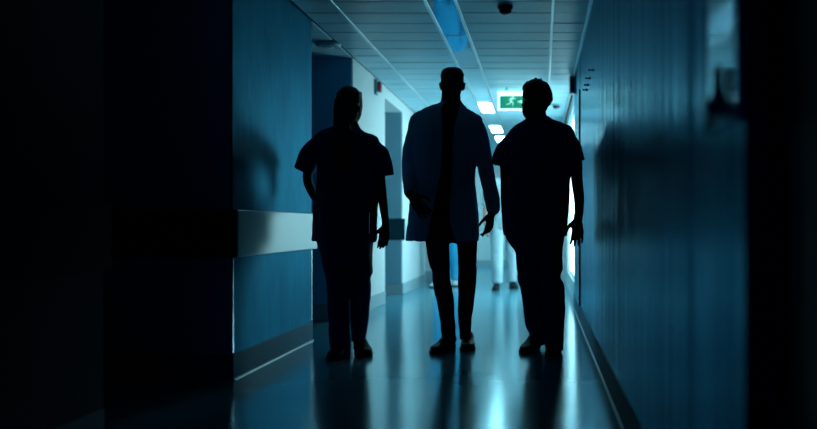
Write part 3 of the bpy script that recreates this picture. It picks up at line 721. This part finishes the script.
# ------------------------------------------------------------------ the woman in scrubs
def build_woman():
    G = Fig(5.50)
    bm = bmesh.new()
    R = Matrix.Rotation(.45, 3, 'Z') @ Matrix.Rotation(.10, 3, 'X')
    T, f = head(bm, G.p(348.8, 121.8, .0), .216, R, .97)
    torso = [(121, 341, 357, .02, .05), (127, 331, 357, .03, .07), (132, 322, 364, .03, .085), (145, 321, 375, .02, .11), (160, 323, 373, .01, .12),
             (185, 326, 370, .02, .10), (205, 322, 374, .02, .115), (222, 321, 375, .02, .125), (238, 324, 372, .02, .115), (246, 330, 368, .02, .09)]
    loft(bm, G.rings(torso), 28)
    G.tb(bm, [(349.5, 106, .03, 7.2, .052), (349.5, 115, .02, 7.4, .052), (349.2, 122, .02, 8.5, .055), (349, 128, .03, 12, .065)])
    G.tb(bm, [(327, 140, .03, 5.4, .045), (317, 150, .05, 6.4, .046), (309, 168, .09, 5.2, .040), (307.6, 180, .11, 4.7, .036), (311.5, 191, .14, 4.4, .034), (318, 202, .17, 3.7, .028), (322, 208, .18, 3.3, .024)])
    G.tb(bm, [(367, 143, .03, 5.4, .045), (376, 152, .04, 6.4, .046), (379.6, 172, .05, 5.3, .040), (381.4, 190, .04, 5.0, .036), (383.8, 208, .01, 4.2, .032), (385.4, 222, -.03, 3.5, .025), (385.4, 227, -.04, 3.3, .023)])
    hand(bm, G.p(322.5, 209, .18), (.10, .0, -.07), (0, .2, 1), .35, .165)
    hand(bm, G.p(385.3, 226.5, -.04), (-.012, -.03, -.15), (-1, -.45, 0), .0, .160, .03, [.16, .30, .38, .45])
    legL = [(240, 324, 346, .02, .09), (262, 327, 347, .0, .08), (285, 331, 346.5, -.03, .064), (310, 332, 346, -.04, .056), (335, 334, 345, -.05, .042), (352, 335, 344, -.06, .038), (355, 335, 345, -.06, .038)]
    legR = [(240, 349, 370, .02, .09), (262, 350.5, 369.5, .02, .08), (280, 352, 368, .02, .064), (300, 353, 366.5, .06, .056), (325, 354, 364, .09, .042), (342, 354.4, 363, .09, .036), (349, 354.6, 364, .07, .038)]
    for lg in (legL, legR): loft(bm, G.rings(lg), 22)
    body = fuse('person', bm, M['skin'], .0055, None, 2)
    tag(body, 'person with long hair in dark scrubs walking beside the lit wall block', 'person', 'three people walking down the corridor')
    face_parts(T, f, R, body); socks(G, (legL, legR), body)
    # long hair: cap plus a thick fall over the front of the shoulder
    bm = bmesh.new()
    rows = [(.030, .052, .020, .088), (.060, .064, .020, .100), (.090, .073, .018, .105), (.120, .078, .010, .110), (.145, .081, -.010, .113), (.165, .081, -.050, .113), (.180, .079, -.082, .110),
            (.197, .074, -.084, .102), (.212, .064, -.072, .088), (.226, .048, -.050, .066), (.236, .028, -.026, .040), (.240, .010, -.006, .012)]
    rings = [(T(0, (a + b) / 2, z), R @ Vector((w * f * .96, 0, 0)), R @ Vector((0, (b - a) / 2 * f, 0))) for z, w, a, b in spl(rows, 2)]
    loft(bm, rings, 26, .95)
    rnd = random.Random(2)
    fall = [(100, 334.6, 347, .02, .055), (110, 333.9, 347.5, .0, .060), (120, 333.6, 349, -.03, .062), (128, 333.5, 350, -.06, .060), (136, 333.6, 350.8, -.09, .050), (147, 334, 351.2, -.115, .040), (158, 334.8, 350.8, -.13, .032), (166, 336.5, 349.5, -.135, .024), (171, 339.5, 347, -.135, .014)]
    loft(bm, G.rings(fall), 20)
    loft(bm, G.rings([(92, 337, 361.6, .02, .070), (100, 336, 362.4, .015, .074), (109, 336, 362.2, .015, .072), (116, 337, 361, .02, .064), (124, 339, 357, .04, .050), (130, 342, 354, .05, .030)]), 20)
    for i in range(9):
        x = 335.5 + i * 1.75
        G.tb(bm, [(x, 112, -.06, 1.1, .008), (x - .1, 130, -.118, 1.1, .008), (x + .1, 150, -.150, 1.0, .008), (x * .6 + 343 * .4, 168 + rnd.uniform(0, 4), -.150, .5, .004)], 8)
    fuse('hair', bm, M['hair'], .006, body, 1, .003, 40)
    bm = bmesh.new()
    loft(bm, G.rings([(236, 315.5, 375, .02, .140), (246, 318.6, 372.4, .02, .132), (256, 321.6, 371.8, .01, .110), (263, 324, 371, .0, .08)]), 30)
    loft(bm, G.rings([(240, 317.5, 347.5, .02, .115), (252, 320.8, 348.2, .01, .108), (262, 322.8, 348.6, .0, .100), (274, 325.4, 348.5, -.02, .090), (283, 326.8, 348.4, -.03, .084), (300, 327.8, 348.6, -.035, .080),
                      (318, 328.6, 349.2, -.04, .078), (335, 329.4, 349.8, -.05, .078), (348, 330.2, 350.0, -.06, .078), (356.5, 331.0, 349.8, -.06, .078)]), 26)
    loft(bm, G.rings([(240, 348, 373.4, .02, .115), (252, 349.4, 372.2, .02, .108), (264, 350.2, 372.2, .02, .098), (273, 350.4, 372.6, .02, .090), (277, 350.4, 370.4, .02, .086), (286, 350.4, 371.0, .03, .082), (300, 350.4, 370.2, .055, .076),
                      (318, 350.6, 368.6, .08, .070), (330, 350.8, 367.2, .09, .068), (341, 351, 366, .09, .066)]), 26)
    fuse('scrub_trousers', bm, M['scrub'], .007, body, 1, .005, 13, 11)
    bm = bmesh.new()
    loft(bm, G.rings([(125, 338.5, 356.5, .02, .070), (128, 329, 360, .03, .086), (131, 320.5, 364.5, .03, .098), (137, 317.5, 377, .03, .112), (147, 317, 379, .02, .132), (160, 317.2, 378, .01, .140), (175, 317.6, 377.6, .01, .136),
                      (190, 316, 377.8, .02, .132), (205, 314, 378, .02, .138), (222, 312.6, 377.4, .02, .146), (236, 311.4, 376.4, .02, .150), (241.5, 311.0, 376.0, .02, .150)]), 36)
    G.tb(bm, [(332, 134.5, .03, 5, .060), (325, 138.5, .04, 7.6, .068), (319, 145, .05, 9.0, .072), (310.5, 156, .06, 11.0, .078), (304.4, 171, .075, 11.2, .082)], ends=False)
    G.tb(bm, [(360, 137, .03, 5, .060), (368.5, 142.5, .04, 7.6, .068), (375, 150, .045, 8.6, .072), (380.5, 158, .05, 10.2, .078), (384.0, 176.0, .055, 9.8, .082)], ends=False)
    top = fuse('scrub_top', bm, M['scrub'], .007, body, 2, .009, 9, 13)
    bm = bmesh.new(); loft(bm, [(G.p(348.6, 124.0, .02), Vector((.052, 0, 0)), Vector((0, .060, 0))), (G.p(347.6, 127.6, .02), Vector((.066, 0, 0)), Vector((0, .078, 0)))], 28); link('neckband', bm, M['scrub'], top, True)
    for x in (330, 361):
        c = G.p(x, 222, -.125)
        bm = bmesh.new(); box(bm, c.x - .050, c.x + .050, c.y - .004, c.y + .03, c.z - .07, c.z + .06, .004); link('pocket', bm, M['scrub'], top)
    shoe(G, 'shoe', math.radians(3), (0, 0, 0), .25, .098, 'shoe2', body).location = (G.p(341.3, 350, -.04).x, 5.51, 0)
    shoe(G, 'shoe', math.radians(-22), (0, 0, 0), .25, .098, 'shoe2', body).location = (G.p(357.5, 350, .1).x, 5.65, 0)
    return body

# ------------------------------------------------------------------ people far down the corridor
def build_far(x, y, h, face, label, mt, mtr, mshoe, coat=None):
    """stands at x,y; face = yaw in radians (0 looks at the camera)"""
    s = h / 1.75
    R3 = Matrix.Rotation(face, 3, 'Z')
    def Q(px, py, pz): return Vector((x, y, 0)) + R3 @ Vector((px * s, py * s, pz * s))
    def rg(rows): return [(Q((a + b) / 2, dy, z), R3 @ Vector(((b - a) / 2 * s, 0, 0)), R3 @ Vector((0, ry * s, 0))) for z, a, b, dy, ry in spl(rows, 2)]
    def tb(bm, rows): tube(bm, [(*Q(a, b, c), r * s, r2 * s) for a, b, c, r, r2 in rows], 14)
    bm = bmesh.new()
    T, f = head(bm, Q(0, 0, 1.52), .225 * s, R3, .97)
    loft(bm, rg([(.88, -.15, .15, .01, .10), (1.0, -.16, .16, .01, .11), (1.15, -.14, .14, .0, .10), (1.3, -.17, .17, 0, .11), (1.40, -.18, .18, .01, .09), (1.46, -.10, .10, .02, .06)]), 22)
    tb(bm, [(0, .02, 1.42, .07, .06), (0, .015, 1.50, .056, .055), (0, .02, 1.58, .055, .055)])
    for sd in (-1, 1):
        tb(bm, [(sd * .18, .01, 1.40, .05, .05), (sd * .215, .02, 1.25, .046, .046), (sd * .235, .02, 1.10, .040, .040), (sd * .245, -.02, .95, .034, .032), (sd * .25, -.05, .84, .026, .024)])
        hand(bm, Q(sd * .25, -.05, .84), R3 @ Vector((0, -.15, -1)), R3 @ Vector((-sd * .2, -1, 0)), .3, .18 * s, flip=sd < 0)
        st = .10 * sd
        loft(bm, rg([(.90, sd * .085 - .085, sd * .085 + .085, 0, .09), (.70, sd * .10 - .075, sd * .10 + .075, st * .3, .08), (.48, sd * .10 - .055, sd * .10 + .055, st * .5, .06), (.30, sd * .10 - .052, sd * .10 + .052, st, .055), (.10, sd * .10 - .036, sd * .10 + .036, st * 1.3, .038), (.06, sd * .10 - .036, sd * .10 + .036, st * 1.3, .04)]), 18)
    body = fuse('person', bm, M['skin2'], .0075, None, 1)
    tag(body, label, 'person')
    face_parts(T, f, R3, body)
    short_hair(T, f, R3, body)
    bm = bmesh.new()
    loft(bm, rg([(1.02, -.17, .17, .01, .12), (.92, -.185, .185, .01, .125), (.84, -.185, .185, .0, .12), (.80, -.17, .17, .0, .10)]), 22)
    for sd in (-1, 1):
        st = .10 * sd
        loft(bm, rg([(.90, sd * .09 - .095, sd * .09 + .095, 0, .11), (.70, sd * .10 - .090, sd * .10 + .090, st * .3, .10), (.48, sd * .10 - .080, sd * .10 + .080, st * .5, .085), (.30, sd * .10 - .075, sd * .10 + .075, st, .08), (.09, sd * .10 - .070, sd * .10 + .070, st * 1.3, .078)]), 18)
    fuse('scrub_trousers', bm, M[mtr], .009, body, 1, .006, 12, 2)
    bm = bmesh.new()
    loft(bm, rg([(.78 if coat is None else coat, -.21, .21, .01, .145), (.95, -.20, .20, .01, .14), (1.12, -.18, .18, .0, .13), (1.28, -.20, .20, 0, .135), (1.39, -.20, .20, .01, .11), (1.455, -.12, .12, .02, .08)]), 26)
    for sd in (-1, 1):
        tb(bm, [(sd * .15, .01, 1.39, .07, .07), (sd * .20, .015, 1.33, .075, .07), (sd * .225, .02, 1.22, .075, .07), (sd * .24, .02, 1.12, .072, .068)])
    fuse('scrub_top', bm, M[mt], .009, body, 1, .008, 9, 4)
    for sd in (-1, 1):
        q = Q(sd * .10, .13 * sd + .07, 0)
        shoe(None, 'shoe', math.radians(8 * -sd), (0, 0, 0), .27 * s, .10, mshoe, body).location = q
        body.children[-1].rotation_euler.z = face
    return body

build_doctor(); build_man(); build_woman()
build_far(-.462, 11.25, 1.74, .1, 'person in pale scrubs far down the corridor, seen between the doctor and the man', 'pale', 'pale', 'shoe2')
build_far(-1.27, 11.75, 1.70, -.1, 'person in bright blue scrubs far down the corridor, seen between the doctor\'s legs', 'blue', 'blue', 'white_plastic')


# ------------------------------------------------------------------ world, camera
w = bpy.data.worlds.new('night'); S.world = w; w.use_nodes = True
w.node_tree.nodes['Background'].inputs[0].default_value = (.004, .10, .50, 1)
w.node_tree.nodes['Background'].inputs[1].default_value = .11
cam = bpy.data.cameras.new('camera'); co = bpy.data.objects.new('camera', cam); C.objects.link(co)
co.location = (0, 0, CH); co.rotation_euler = (PI / 2, 0, 0)
cam.sensor_width = 36; cam.lens = F / 817 * 36
cam.shift_x = -(VX - 408.5) / 817; cam.shift_y = (VY - 214.5) / 817
cam.clip_start = .02
cam.dof.use_dof = True; cam.dof.focus_distance = 5.5; cam.dof.aperture_fstop = 1.3
S.camera = co
S.cycles.use_denoising = True
S.cycles.max_bounces = 10; S.cycles.diffuse_bounces = 6; S.cycles.glossy_bounces = 6
S.cycles.sample_clamp_indirect = 6
